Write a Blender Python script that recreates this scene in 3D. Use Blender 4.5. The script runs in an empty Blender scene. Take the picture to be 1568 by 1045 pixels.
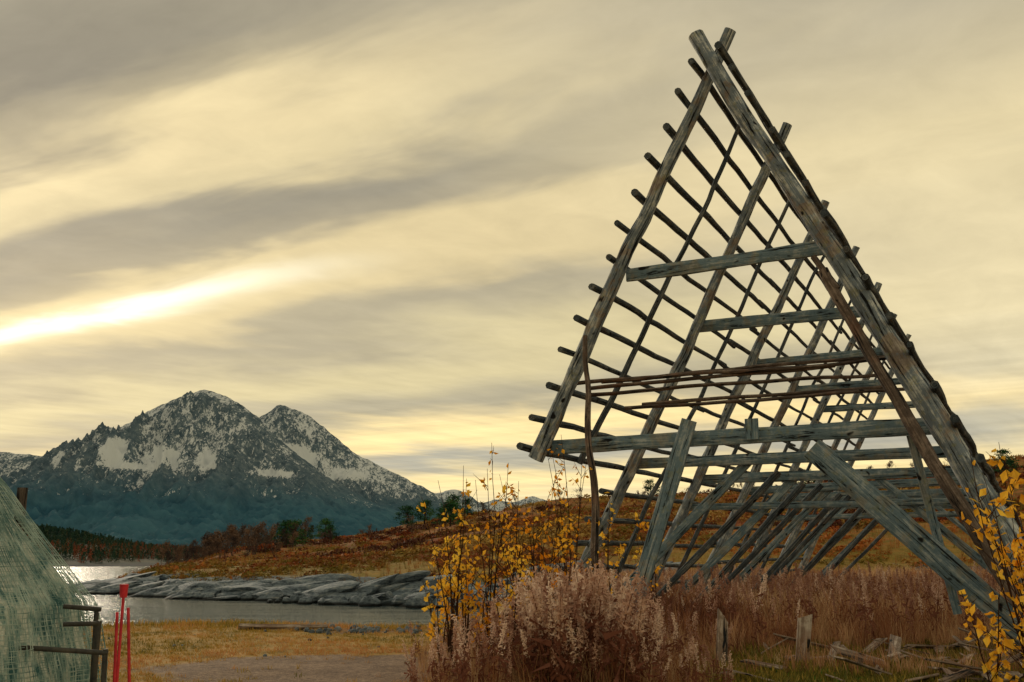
import bpy, bmesh, math, random
import numpy as np
from mathutils import Vector
random.seed(7); RNG=np.random.default_rng(7)
scene=bpy.context.scene
scene.view_settings.view_transform='Standard'
try: scene.view_settings.look='None'
except Exception: pass
scene.view_settings.exposure=0

def lin(r,g,b):
    f=lambda c:(c/255/12.92) if c/255<=.04045 else ((c/255+.055)/1.055)**2.4
    return (f(r),f(g),f(b),1)

# ---------------- numpy noise -----------------
def _h(ix,iy,seed):
    n=(ix.astype(np.int64)*374761393+iy.astype(np.int64)*668265263+seed*1442695041)&0xffffffff
    n=((n^(n>>13))*1274126177)&0xffffffff
    n=n^(n>>16)
    return (n&0xffff)/65535.0
def vn(x,y,seed=0):
    x=np.asarray(x,float);y=np.asarray(y,float)
    ix=np.floor(x);iy=np.floor(y);fx=x-ix;fy=y-iy
    fx=fx*fx*fx*(fx*(fx*6-15)+10);fy=fy*fy*fy*(fy*(fy*6-15)+10)
    a=_h(ix,iy,seed);b=_h(ix+1,iy,seed);c=_h(ix,iy+1,seed);d=_h(ix+1,iy+1,seed)
    return (a*(1-fx)+b*fx)*(1-fy)+(c*(1-fx)+d*fx)*fy
def fbm(x,y,o=4,seed=0):
    s=0;a=1;t=0
    for i in range(o):
        s=s+a*vn(x*2**i+i*17.3,y*2**i+i*9.1,seed+i);t+=a;a*=.5
    return s/t
def ridged(x,y,o=5,seed=0):
    s=0;a=1;t=0
    for i in range(o):
        r=1-np.abs(2*vn(x*2**i+i*13.7,y*2**i+i*5.1,seed+i)-1)
        s=s+a*r*r;t+=a;a*=.5
    return s/t
def sst(e0,e1,x):
    t=np.clip((x-e0)/(e1-e0),0,1);return t*t*(3-2*t)

# ---------------- node helpers -----------------
class NT:
    def __init__(s,nt): s.nt=nt; nt.nodes.clear()
    def n(s,t,**kw):
        nd=s.nt.nodes.new(t)
        for k,v in kw.items(): setattr(nd,k,v)
        return nd
    def set(s,sock,v):
        if isinstance(v,bpy.types.NodeSocket): s.nt.links.new(v,sock)
        else: sock.default_value=v
    def m(s,op,a,b=0.0,c=None,clamp=False):
        nd=s.n('ShaderNodeMath',operation=op); nd.use_clamp=clamp
        s.set(nd.inputs[0],a); s.set(nd.inputs[1],b)
        if c is not None: s.set(nd.inputs[2],c)
        return nd.outputs[0]
    def mr(s,v,a,b,c=0.0,d=1.0,smooth=True):
        nd=s.n('ShaderNodeMapRange'); nd.interpolation_type='SMOOTHSTEP' if smooth else 'LINEAR'
        s.set(nd.inputs[0],v)
        for i,q in enumerate((a,b,c,d)): nd.inputs[i+1].default_value=q
        return nd.outputs[0]
    def mix(s,f,a,b,mode='MIX'):
        nd=s.n('ShaderNodeMix',data_type='RGBA',blend_type=mode)
        s.set(nd.inputs[0],f); s.set(nd.inputs[6],a); s.set(nd.inputs[7],b)
        return nd.outputs[2]
    def ramp(s,f,stops,interp='LINEAR'):
        nd=s.n('ShaderNodeValToRGB'); cr=nd.color_ramp; cr.interpolation=interp
        while len(cr.elements)<len(stops): cr.elements.new(0.5)
        for e,(p,c) in zip(cr.elements,stops):
            e.position=p; e.color=c if len(c)==4 else (*c,1)
        s.set(nd.inputs[0],f); return nd.outputs[0]
    def noise(s,vec,scale,detail=4,rough=.55,dist=0):
        nd=s.n('ShaderNodeTexNoise'); 
        if vec is not None: s.set(nd.inputs['Vector'],vec)
        nd.inputs['Scale'].default_value=scale; nd.inputs['Detail'].default_value=detail
        nd.inputs['Roughness'].default_value=rough; nd.inputs['Distortion'].default_value=dist
        return nd.outputs[0]
    def xyz(s,x,y,z=0.0):
        nd=s.n('ShaderNodeCombineXYZ'); s.set(nd.inputs[0],x);s.set(nd.inputs[1],y);s.set(nd.inputs[2],z); return nd.outputs[0]
    def sep(s,v):
        nd=s.n('ShaderNodeSeparateXYZ'); s.set(nd.inputs[0],v); return nd.outputs
    def mapv(s,vec,scale=(1,1,1),rot=(0,0,0)):
        nd=s.n('ShaderNodeMapping'); s.set(nd.inputs[0],vec); nd.inputs['Scale'].default_value=scale; nd.inputs['Rotation'].default_value=rot
        return nd.outputs[0]
    def obj(s): return s.n('ShaderNodeTexCoord').outputs['Object']
    def uv(s): return s.n('ShaderNodeTexCoord').outputs['UV']
    def attr(s,name): return s.n('ShaderNodeAttribute',attribute_name=name)
    def bump(s,h,strength=.5,dist=.02):
        nd=s.n('ShaderNodeBump'); s.set(nd.inputs['Height'],h); nd.inputs['Strength'].default_value=strength; nd.inputs['Distance'].default_value=dist
        return nd.outputs[0]
    def bsdf(s,color,rough=.8,normal=None,spec=.3,**kw):
        nd=s.n('ShaderNodeBsdfPrincipled'); s.set(nd.inputs['Base Color'],color); s.set(nd.inputs['Roughness'],rough)
        nd.inputs['Specular IOR Level'].default_value=spec
        if normal is not None: s.set(nd.inputs['Normal'],normal)
        for k,v in kw.items(): s.set(nd.inputs[k],v)
        return nd.outputs[0]
    def out(s,sh):
        o=s.n('ShaderNodeOutputMaterial'); s.set(o.inputs[0],sh)
def newmat(name):
    m=bpy.data.materials.new(name); m.use_nodes=True
    return m,NT(m.node_tree)

# ---------------- mesh helpers -----------------
def link(o): scene.collection.objects.link(o); return o
def mkmesh(name,V,F,mat=None,smooth=False,fattr=None,cattr=None,uv=None,parent=None):
    V=np.asarray(V,np.float32);F=np.asarray(F,np.int32)
    me=bpy.data.meshes.new(name); k=F.shape[1]
    me.vertices.add(len(V)); me.vertices.foreach_set('co',V.ravel())
    me.loops.add(F.size); me.loops.foreach_set('vertex_index',F.ravel())
    me.polygons.add(len(F)); me.polygons.foreach_set('loop_start',np.arange(0,F.size,k,dtype=np.int32))
    try: me.polygons.foreach_set('loop_total',np.full(len(F),k,np.int32))
    except Exception: pass
    me.update(calc_edges=True)
    me.polygons.foreach_set('use_smooth',np.full(len(F),smooth,bool))
    if fattr:
        for n,a in fattr.items():
            at=me.attributes.new(n,'FLOAT','POINT'); at.data.foreach_set('value',np.asarray(a,np.float32).ravel())
    if cattr:
        for n,a in cattr.items():
            at=me.attributes.new(n,'FLOAT_COLOR','POINT'); at.data.foreach_set('color',np.asarray(a,np.float32).ravel())
    if uv is not None:
        l=me.uv_layers.new(name='UVMap'); uvv=np.asarray(uv,np.float32)[F.ravel()]
        l.data.foreach_set('uv',uvv.ravel())
    if mat: me.materials.append(mat)
    me.validate()
    o=bpy.data.objects.new(name,me); link(o)
    if parent: o.parent=parent
    return o
def empty(name,loc=(0,0,0)):
    e=bpy.data.objects.new(name,None); e.location=loc; link(e); return e

def scatter(name,templates,pos,scale,mat,yaw=None,tilt=None,az=None,smooth=False,rnd=None,parent=None):
    N=len(pos); which=RNG.integers(0,len(templates),N)
    yaw=RNG.uniform(0,2*math.pi,N) if yaw is None else yaw
    tilt=np.zeros(N) if tilt is None else tilt
    az=RNG.uniform(0,2*math.pi,N) if az is None else az
    rnd=RNG.uniform(0,1,N) if rnd is None else rnd
    scale=np.asarray(scale,float)
    if scale.ndim==1: scale=np.stack([scale]*3,1)
    VV=[];FF=[];RR=[];PP=[];off=0
    for ti,t in enumerate(templates):
        idx=np.where(which==ti)[0]
        if len(idx)==0: continue
        V,F=t[0],t[1]; part=t[2] if len(t)>2 else np.zeros(len(V))
        P=V[None]*scale[idx][:,None,:]
        c=np.cos(yaw[idx])[:,None];s=np.sin(yaw[idx])[:,None]
        x=P[...,0]*c-P[...,1]*s;y=P[...,0]*s+P[...,1]*c;z=P[...,2]
        ca=np.cos(az[idx])[:,None];sa=np.sin(az[idx])[:,None];ct=np.cos(tilt[idx])[:,None];st=np.sin(tilt[idx])[:,None]
        u=x*ca+y*sa;w=-x*sa+y*ca
        u2=u*ct+z*st;z2=-u*st+z*ct
        x=u2*ca-w*sa;y=u2*sa+w*ca
        Q=np.stack([x,y,z2],-1)+pos[idx][:,None,:]
        n=len(V)
        VV.append(Q.reshape(-1,3)); FF.append((F[None]+(np.arange(len(idx))*n)[:,None,None]+off).reshape(-1,F.shape[1]))
        RR.append(np.repeat(rnd[idx],n)+RNG.normal(0,.05,len(idx)*n)); PP.append(np.tile(part,len(idx))); off+=len(idx)*n
    return mkmesh(name,np.concatenate(VV),np.concatenate(FF),mat,smooth,{'rnd':np.concatenate(RR),'part':np.concatenate(PP)},parent=parent)

def rand_tris(C,size,elong=1.0,flat=0):
    N=len(C); size=np.broadcast_to(size,(N,))
    d=RNG.normal(size=(N,3)); d[:,2]*=(1-flat); d/=np.linalg.norm(d,axis=1)[:,None]
    e=np.cross(d,RNG.normal(size=(N,3))); e/=np.linalg.norm(e,axis=1)[:,None]
    a=C-d*size[:,None]*.5*elong-e*size[:,None]*.3; b=C-d*size[:,None]*.5*elong+e*size[:,None]*.3; c=C+d*size[:,None]*.5*elong
    V=np.stack([a,b,c],1).reshape(-1,3); F=np.arange(3*N).reshape(-1,3)
    return V,F
def merge(parts):
    VV=[];FF=[];PP=[];o=0
    for V,F,p in parts:
        VV.append(V);FF.append(F+o);PP.append(np.full(len(V),p,float));o+=len(V)
    return np.concatenate(VV),np.concatenate(FF),np.concatenate(PP)
def tube_tris(pts,rad,sides=4):
    pts=np.asarray(pts,float);n=len(pts);V=[];F=[]
    for i in range(n):
        t=pts[min(i+1,n-1)]-pts[max(i-1,0)]; t/=np.linalg.norm(t)+1e-9
        up=np.array([0,0,1.]) if abs(t[2])<.9 else np.array([1.,0,0])
        a=np.cross(t,up);a/=np.linalg.norm(a);b=np.cross(t,a)
        for k in range(sides):
            th=2*math.pi*k/sides
            V.append(pts[i]+(a*math.cos(th)+b*math.sin(th))*rad[i])
    for i in range(n-1):
        for k in range(sides):
            p=i*sides+k;q=i*sides+(k+1)%sides
            F.append((p,q,q+sides));F.append((p,q+sides,p+sides))
    return np.array(V),np.array(F)

# ---------------- terrain height -----------------
WZ=-2.2
def yf(x): return np.interp(x,[-60,-44,-41,-24,-13,-4.4,2,8,20],[112,97,92,77,71,66,66,62,58])+1.6*(fbm(x*.25,x*0+3,3,5)-.5)
def xl(y): return np.interp(y,[85,97,110,150,200,300],[-42,-45,-49,-58,-71,-85])
def masks(x,y):
    x=np.asarray(x,float);y=np.asarray(y,float)
    q=x/np.maximum(y,1)
    n1=y-(21+1.6*(fbm(x*.18,x*0+1,3,11)-.5)*2); n2=.05*(y-23)+.4-x
    b=np.minimum(n1,4.5*n2)
    near=-.118*np.clip(b,0,40); near=np.where(b>0,near,0)+.10*(fbm(x*.35,y*.35,4,21)-.5)
    near=np.maximum(near,-6)
    m=y-yf(x)
    rise=-4+2.2*sst(-5,2.5,m)+.9*sst(1,16,m)+.7*(fbm(x*.12,y*.2,4,31)-.4)*sst(0,6,m)
    Hs=np.interp(q,[-.5,-.40,-.35,-.28,-.22,-.14,-.055,.058,.2,.52,.8],[-2.2,-1.8,-.6,1.4,2.8,4.6,7.4,10.8,11.4,18.5,20])
    k=np.clip((m-8)/(200-66-8),0,1); k=k**.85
    und=(fbm(x*.035,y*.035,4,41)-.5)*3.2*sst(20,60,m)
    fall=sst(205,420,y)
    far=rise+(Hs+1.2)*k*(1-fall)+und*.8-fall*9
    e=x-xl(y)
    far=np.minimum(far,-4+.34*(e+3*(fbm(y*.08,y*0,3,51)-.5)))
    far=np.where(m>-5,far,-6)
    far=np.maximum(far,-6)
    H2=np.interp(q,[-.9,-.56,-.50,-.45,-.40,-.33,-.25,-.15],[14,13.5,11.5,8,3.6,.8,-.8,-6])
    ys=209+10*(fbm(x*.02,x*0,3,61)-.5)
    f2=-6+3.6*sst(-8,4,y-ys)+(H2+2.4)*np.clip((y-ys)/330,0,1)**.8+2.5*(fbm(x*.02,y*.02,3,66)-.5)*sst(20,100,y-ys)
    f2=np.where(q<-.12,f2,-6)-sst(650,900,y)*22
    f2=np.maximum(f2,-6)
    return near,far,f2,m,b
def land(x,y):
    near,far,f2,m,b=masks(x,y)
    z=np.maximum(np.maximum(near,far),f2)
    r=np.hypot(x,y)
    return z-sst(900,2000,r)*6*(z>-5)

# ---------------- ground sheet -----------------
th=np.radians(np.concatenate([np.arange(-180,-42,3.0),np.arange(-42,42,.12),np.arange(42,180,3.0)]))
rr=np.concatenate([np.linspace(.5,9,16),9*1.0075**np.arange(1,500)])
rr=np.concatenate([rr,rr[-1]*1.06**np.arange(1,70)])
T,R=np.meshgrid(th,rr); X=np.sin(T)*R;Y=np.cos(T)*R
Z=land(X,Y)
near,far,f2,mm,bb=masks(X,Y)
isfar=(far>near)&(far>=f2)
rock=np.where(isfar,sst(15,7,mm+9*(fbm(X*.15,Y*.15,3,71)-.5)),0)
rock=np.maximum(rock,np.where(isfar&(X-xl(Y)<6)&(mm<40),.8,0))
heath=np.where(isfar,1-rock,0); heath=np.maximum(heath,np.where((near>=far)&(bb<0)&(Y>17)&(X>0),sst(17,21,Y),0))
gx=(X+2.7)/2.5;gy=(Y-14.0)/2.1
grav=sst(1.15,.5,np.hypot(gx,gy)+1.1*(fbm(X*.8,Y*.8,4,81)-.5))
grav=np.maximum(grav,sst(.8,.3,np.hypot((X+3.2)/2.4,(Y-20.4)/.8)+.8*(fbm(X,Y,3,82)-.5))*.9)
forest=((f2>far)&(f2>near)).astype(float)
zone=np.stack([rock,heath,grav,forest],-1).reshape(-1,4)
moss=sst(1,.3,np.hypot((X-4.3)/1.6,(Y-13.2)/1.1)+.9*(fbm(X*1.3,Y*1.3,3,91)-.5)).ravel()
deb=(sst(.17,.22,X/np.maximum(Y,1)+.06*(fbm(X,Y,3,93)-.5))*sst(18,16.5,Y)).ravel()*(Y.ravel()>3)
wet=sst(WZ+.45,WZ+.1,Z).ravel()
lush=(np.where(isfar,sst(45,16,mm+26*(fbm(X*.05,Y*.05,3,95)-.5)),0)).ravel()
nr,nt_=T.shape
I=np.arange(nr*nt_).reshape(nr,nt_); J=np.roll(I,-1,axis=1)
F=np.stack([I[:-1],I[1:],J[1:],J[:-1]],-1).reshape(-1,4)
mg,n=newmat('ground_mat')
co=n.obj(); z4=n.attr('zone'); zc=n.n('ShaderNodeSeparateColor'); n.set(zc.inputs[0],z4.outputs['Color'])
med=n.noise(co,1.6,4,.65); fine=n.noise(co,14,3,.7); vfine=n.noise(co,60,2,.7)
grass=n.ramp(n.m('ADD',n.m('MULTIPLY',med,.6),n.m('MULTIPLY',fine,.4)),[(.32,lin(78,68,34)),(.45,lin(146,120,56)),(.55,lin(180,142,76)),(.68,lin(186,136,84))])
gravel=n.ramp(n.m('ADD',n.m('MULTIPLY',med,.25),n.m('ADD',n.m('MULTIPLY',fine,.35),n.m('MULTIPLY',vfine,.4))),[(.36,lin(66,54,46)),(.5,lin(130,108,90)),(.64,lin(180,156,132))])
hcol=n.ramp(n.m('ADD',n.m('MULTIPLY',n.noise(co,.07,4,.7),.6),n.m('MULTIPLY',n.noise(co,.5,4,.7),.4)),[(.36,lin(56,40,26)),(.42,lin(140,76,38)),(.47,lin(108,96,38)),(.52,lin(164,94,46)),(.57,lin(128,108,48)),(.63,lin(136,70,42)),(.7,lin(168,134,70))])
rcol=n.ramp(n.noise(n.mapv(co,(.5,.5,3.5),(0,.35,.3)),1.2,6,.7),[(.3,lin(30,40,48)),(.5,lin(96,110,120)),(.7,lin(140,148,152))])
fcol=n.ramp(n.noise(co,.04,4,.6),[(.35,lin(30,44,36)),(.55,lin(56,58,34)),(.7,lin(98,58,38))])
dcol=n.ramp(fine,[(.3,lin(30,30,20)),(.5,lin(70,60,38)),(.7,lin(108,84,58))])
lcol=n.ramp(n.m('ADD',n.m('MULTIPLY',med,.5),n.m('MULTIPLY',fine,.5)),[(.35,lin(76,74,34)),(.5,lin(140,124,56)),(.65,lin(174,140,70))])
c=n.mix(n.mr(zc.outputs[2],.25,.75),grass,gravel)
c=n.mix(zc.outputs[1],c,hcol)
c=n.mix(n.m('MULTIPLY',n.attr('lush').outputs['Fac'],.75),c,lcol)
c=n.mix(n.attr('deb').outputs['Fac'],c,dcol)
c=n.mix(n.mr(n.m('ADD',zc.outputs[0],n.m('MULTIPLY',n.m('SUBTRACT',n.noise(co,.5,4,.7),.5),1.2)),.4,.6),c,rcol)
c=n.mix(z4.outputs['Alpha'],c,fcol)
c=n.mix(n.attr('moss').outputs['Fac'],c,n.ramp(fine,[(.3,lin(34,76,16)),(.7,lin(84,136,34))]))
c=n.mix(n.attr('wet').outputs['Fac'],c,lin(26,30,30))
n.out(n.bsdf(c,.9,n.bump(fine,.6,.04),.1))
ground=mkmesh('ground',np.stack([X,Y,Z],-1).reshape(-1,3),F,mg,True,{'moss':moss,'wet':wet,'deb':deb,'lush':lush},{'zone':zone})

# ---------------- water -----------------
a=np.radians(np.arange(-180,180,4.0)); ra=[2,30,60,120,250,600,1500,4000,9000,16000]
T2,R2=np.meshgrid(a,ra); Vw=np.stack([np.sin(T2)*R2,np.cos(T2)*R2,T2*0+WZ],-1).reshape(-1,3)
I2=np.arange(T2.size).reshape(T2.shape);J2=np.roll(I2,-1,1)
mw,n=newmat('water_mat'); co=n.obj()
hh=n.m('ADD',n.noise(n.mapv(co,(.6,1.6,1),(0,0,.15)),1.6,4,.6),n.m('MULTIPLY',n.noise(n.mapv(co,(.10,.45,1),(0,0,.1)),1.0,2,.5),2.2))
n.out(n.bsdf((.03,.06,.07,1),.06,n.bump(hh,.7,.18),.5,IOR=1.33))
mkmesh('water',Vw,np.stack([I2[:-1],I2[1:],J2[1:],J2[:-1]],-1).reshape(-1,4),mw,True)

# ---------------- mountains -----------------
def mountain(name,sx,sz,Yc,W,seed,amp,patches=(),snowbase=420,snowamt=0.0,nx=760,ny=380,x0=None,x1=None):
    x0=sx[0] if x0 is None else x0;x1=sx[-1] if x1 is None else x1
    xs=np.linspace(x0,x1,nx);u=np.linspace(-.35,1,ny)**1
    XX,UU=np.meshgrid(xs,u);YY=Yc-UU*W
    wx=(fbm(XX/900,YY/900,3,seed)-.5)*500*np.clip(UU,0,1)
    S=np.interp(XX+wx,sx,sz)
    S=(S+np.interp(XX+wx+35,sx,sz)+np.interp(XX+wx-35,sx,sz))/3
    Ssm=sum(np.interp(XX+wx+k*260*np.clip(UU,0,1),sx,sz) for k in (-2,-1,0,1,2))/5
    t=np.abs(UU)
    prof=np.where(UU<0,(1-t/.35*.9),np.clip(1-t,0,1)**1.55)
    sp=ridged(XX/430+wx/300,YY/1500,6,seed+5); sp2=ridged((XX+YY*.25)/150,(YY-XX*.2)/420,6,seed+9)
    env=np.clip(t*7,.03,1)*np.clip((1-t)*1.3,0,1)*(Ssm/sz.max())
    ZZ=(S*(1-np.clip(t*5,0,1))+Ssm*np.clip(t*5,0,1))*prof+env*(amp*(sp-.45)+amp*.6*(sp2-.4))
    ZZ+=(fbm(XX/38,YY/60,5,seed+20)-.5)*(18+42*np.clip(t*4,0,1))*np.clip(Ssm/400,0,1)
    ZZ-=8
    sn=np.clip((ZZ-snowbase)/650,-1,.8)*.2+(.5-sp2)*.75+(.45-sp)*.4+snowamt
    for (px,pz,rx,rz,s) in patches: sn+=s*np.exp(-(((XX-px)+.5*(ZZ-pz))/rx)**2-((ZZ-pz)/rz)**2)*(.4+1.2*fbm(XX/34,ZZ/34,3,seed+3))
    sn=np.where(ZZ<snowbase-200,sn-1,sn-.25*(1-sst(snowbase-200,snowbase+20,ZZ)))
    I=np.arange(XX.size).reshape(XX.shape)
    F=np.stack([I[:-1,:-1],I[1:,:-1],I[1:,1:],I[:-1,1:]],-1).reshape(-1,4)
    return mkmesh(name,np.stack([XX,YY,ZZ],-1).reshape(-1,3),F,mm_,True,{'snow':sn.ravel()})
mm_,n=newmat('mountain_mat'); co=n.obj()
sn=n.attr('snow').outputs['Fac']
f=n.noise(n.mapv(co,(1,.3,.28),(0,.3,.3)),.030,6,.8); f2_=n.noise(n.mapv(co,(1,.4,.4),(0,-.5,0)),.08,4,.85)
s=n.m('ADD',sn,n.m('ADD',n.m('MULTIPLY',n.m('SUBTRACT',f,.5),2.8),n.m('MULTIPLY',n.m('SUBTRACT',f2_,.5),2.6)))
zz=n.sep(co)[2]
hazy_rockc=n.ramp(n.noise(co,.02,7,.75),[(.3,lin(56,74,86)),(.5,lin(88,106,118)),(.7,lin(128,140,144))])  # rock tones lightened and blued, distance haze included in the colour
hazec=n.ramp(n.noise(co,.006,5,.6),[(.35,lin(44,84,104)),(.65,lin(70,110,126))])
rc=n.mix(n.mr(zz,150,420),hazec,hazy_rockc)  # aerial haze painted into the base colour, bluer towards the foot
n.out(n.bsdf(n.mix(n.mr(s,.24,.40),rc,lin(210,216,218)),.95,None,.05))
sx=np.array([-4800,-3700,-3200,-2900,-2700,-2600,-2500,-2405,-2234,-2097,-1990,-1899,-1775,-1671,-1566,-1460,-1374,-1240,-1100,-850,-500,0,300.])
sz=np.array([60,150,230,350,500,570,658,726,850,905,945,978,930,880,799,700,620,520,420,280,170,60,10.])
mountain('snowy_mountain',sx,sz,6000,2900,3,300,patches=[(-1985,480,34,55,2.0),(-1800,455,46,50,2.0),(-1900,400,80,12,1.2),(-1590,450,34,50,1.5),(-1290,400,60,20,1.3),(-2230,430,30,40,1.0)],snowbase=430,snowamt=.07)
sx=np.array([-7000,-5200,-4300,-3915,-3540,-3264,-2900,-2300,-2000,-1880,-1786,-1690,-1581,-1425,-1219,-965,-714,-514,-365,-100,300,900.])
sz=np.array([300,560,650,735,700,712,650,700,960,1030,1110,1060,1024,907,732,609,485,376,314,240,120,20.])
mountain('snowy_mountain',sx,sz,7500,3000,31,280,patches=[(-1500,640,90,60,1.7),(-1180,520,90,40,1.4)],snowbase=470,snowamt=.08)
sx=np.array([-3500,-1500,-900,-744,-560,-400,-200,0,250,500,800,1400,3000,6000.])
sz=np.array([500,640,700,750,690,560,620,570,660,580,540,450,400,200.])
mountain('distant_mountain_range',sx,sz,12500,3000,51,140,snowbase=380,snowamt=.2,nx=500,ny=120)

# ---------------- rocks on the far shore -----------------
def rock_templates(k=6,sub=3):
    out=[]
    for j in range(k):
        bm=bmesh.new(); bmesh.ops.create_icosphere(bm,subdivisions=sub,radius=1)
        V=np.array([v.co[:] for v in bm.verts]);F=np.array([[v.index for v in f.verts] for f in bm.faces]); bm.free()
        for _ in range(9):
            d=RNG.normal(size=3);d/=np.linalg.norm(d);dd=V@d;lim=RNG.uniform(.45,.8)
            V-=np.outer(np.clip(dd-lim,0,None),d)*.92
        V*=1+.12*(fbm(V[:,0]*2.3+V[:,2]*1.7+j*5,V[:,1]*2.3+V[:,2],3,j)[:,None]-.5)*2
        out.append((V,F))
    return out
mrk,n=newmat('rock_mat'); co=n.obj()
st=n.noise(n.mapv(co,(.3,.5,2.6),(0,.25,.2)),1.5,6,.75); cr=n.noise(co,3,5,.75)
col=n.ramp(n.m('ADD',n.m('MULTIPLY',st,.6),n.m('MULTIPLY',cr,.4)),[(.38,lin(24,30,36)),(.45,lin(84,98,110)),(.54,lin(128,140,148)),(.64,lin(178,178,172))])
col=n.mix(n.mr(n.sep(co)[2],WZ+.28,WZ+.08),col,lin(22,26,28))
n.out(n.bsdf(col,.75,n.bump(st,1,.3),.35))
RT=rock_templates()
N=150
x=RNG.uniform(-46,9,N); t=RNG.uniform(0,1,N)**1.3;y=yf(x)-.3+t*9
z=np.maximum(land(x,y),WZ-.1)
sc=np.stack([RNG.uniform(1.8,5.0,N),RNG.uniform(1.2,2.6,N),RNG.uniform(.5,1.0,N)],1)*RNG.uniform(.45,1.0,N)[:,None]
scatter('shore_rocks',RT,np.stack([x,y,z-.05],1),sc,mrk,yaw=RNG.normal(.1,.4,N),tilt=RNG.normal(.2,.1,N),az=np.full(N,math.pi)+RNG.normal(0,.4,N),smooth=False)
N=190
x=RNG.uniform(-46,8,N); y=yf(x)+RNG.uniform(-1.2,6,N)
scatter('shore_boulders',RT,np.stack([x,y,np.maximum(land(x,y),WZ)],1),RNG.uniform(.2,.75,N),mrk)
N=160
x=np.concatenate([RNG.normal(-3.1,.8,90),RNG.uniform(-9,0,70)]); y=np.where(np.arange(N)<90,RNG.normal(20.3,.35,N),RNG.uniform(14,24,N))
scatter('beach_stones',RT,np.stack([x,y,land(x,y)],1),RNG.uniform(.02,.10,N)*np.where(np.arange(N)<90,1.0,.5),mrk)

# ---------------- vegetation materials -----------------
def leafmat(name,stops,stem=None,trans=.25,rough=.8):
    m,n=newmat(name)
    r=n.attr('rnd').outputs['Fac']; p=n.attr('part').outputs['Fac']
    c=n.ramp(r,stops)
    if stem: c=n.mix(n.m('GREATER_THAN',p,.5),c,stem)
    b=n.bsdf(c,rough,None,.1)
    if trans>0:
        t=n.n('ShaderNodeBsdfTranslucent'); n.set(t.inputs[0],c)
        mx=n.n('ShaderNodeMixShader'); mx.inputs[0].default_value=trans
        n.set(mx.inputs[1],b);n.set(mx.inputs[2],t.outputs[0]); b=mx.outputs[0]
    n.out(b); return m
stemc=lin(82,58,44)
m_grass=leafmat('grass_mat',[(.1,lin(98,98,42)),(.4,lin(162,138,62)),(.65,lin(196,154,84)),(.9,lin(200,146,96))],None,.2)
m_dry=leafmat('dry_grass_mat',[(.1,lin(100,62,46)),(.35,lin(152,102,72)),(.6,lin(184,138,100)),(.9,lin(214,182,140))],None,.2)
m_fire=leafmat('fireweed_mat',[(.15,lin(164,122,104)),(.5,lin(208,172,150)),(.85,lin(232,208,188))],lin(124,80,64),.25)
m_leaf=leafmat('autumn_leaf_mat',[(.0,lin(206,104,20)),(.35,lin(238,158,32)),(.85,lin(250,206,74))],stemc,.45)
m_heath=leafmat('heath_mat',[(.05,lin(80,46,34)),(.22,lin(152,76,40)),(.38,lin(172,104,48)),(.5,lin(142,116,54)),(.62,lin(108,102,42)),(.78,lin(142,72,44)),(.92,lin(174,142,78))],None,.0)
m_pine=leafmat('pine_mat',[(.1,lin(28,62,44)),(.5,lin(48,90,52)),(.9,lin(78,112,56))],lin(60,44,36),0)
m_bare=leafmat('bare_twig_mat',[(.1,lin(64,54,52)),(.5,lin(94,76,66)),(.9,lin(120,96,78))],lin(78,66,62),0)
m_ffor=leafmat('far_forest_mat',[(.1,lin(34,62,56)),(.6,lin(56,80,60)),(.85,lin(104,82,54)),(.97,lin(138,78,56))],None,0)

def tuft(nb,h,w,spread,lean):
    P=[]
    for i in range(nb):
        a=RNG.uniform(0,6.28);r=RNG.uniform(0,spread);hh=h*RNG.uniform(.5,1.1);l=RNG.uniform(.1,lean)*hh;b=RNG.uniform(0,6.28)
        base=np.array([math.cos(a)*r,math.sin(a)*r,-.02]);d=np.array([math.cos(b),math.sin(b),0]);s=np.array([-d[1],d[0],0])*w*.5
        m1=base+d*l*.35+np.array([0,0,hh*.55]);tip=base+d*l+np.array([0,0,hh])
        V=np.array([base-s,base+s,m1-s*.7,m1+s*.7,tip]);F=np.array([(0,1,3),(0,3,2),(2,3,4)])
        P.append((V,F,0))
    return merge(P)
short=[tuft(8,.085,.012,.09,.9) for _ in range(5)]
N=14000
y=11.2+RNG.uniform(0,1,N)**1.3*12.5; x=RNG.uniform(-.62,.16,N)*y*1.05
g=sst(1.15,.5,np.hypot((x+2.7)/2.5,(y-14)/2.1)+1.1*(fbm(x*.8,y*.8,4,81)-.5)); keep=RNG.uniform(0,1,N)>g*.97
x,y=x[keep],y[keep];N=len(x)
pr=np.clip(fbm(x*.7,y*.7,4,7)*1.5-.28+RNG.normal(0,.12,N),0,1)
scatter('grass',short,np.stack([x,y,land(x,y)],1),RNG.uniform(.45,1.1,N)*(1+1.2*sst(19.5,21.5,y)),m_grass,rnd=pr)
tall=[tuft(12,.62,.014,.16,.8) for _ in range(6)]
N=14000
y=13+RNG.uniform(0,1,N)**1.6*52; x=RNG.uniform(-.02,.66,N)*y*1.05+ .3
keep=(x>.05*(y-23)+.2)&~((y<16.5)&(x>.17*y)&(RNG.uniform(0,1,N)>.16))
x,y=x[keep],y[keep];N=len(x)
pr=np.clip(fbm(x*.35,y*.35,4,17)*1.6-.30+RNG.normal(0,.16,N),0,1)
scatter('dry_grass',tall,np.stack([x,y,land(x,y)],1),RNG.uniform(.5,1.35,N)*(.55+.85*fbm(x*.3,y*.3,3,19))*np.where(y<16.5,.6,1),m_dry,rnd=pr)
talln=[tuft(14,.8,.010,.18,.7) for _ in range(6)]
N=1900
y=11.2+RNG.uniform(0,1,N)*6;hq=RNG.normal(.06,.085,N);x=hq*y;keep=(hq>-.09)&(hq<.2);x,y,hq=x[keep],y[keep],hq[keep];N=len(x)
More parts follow.
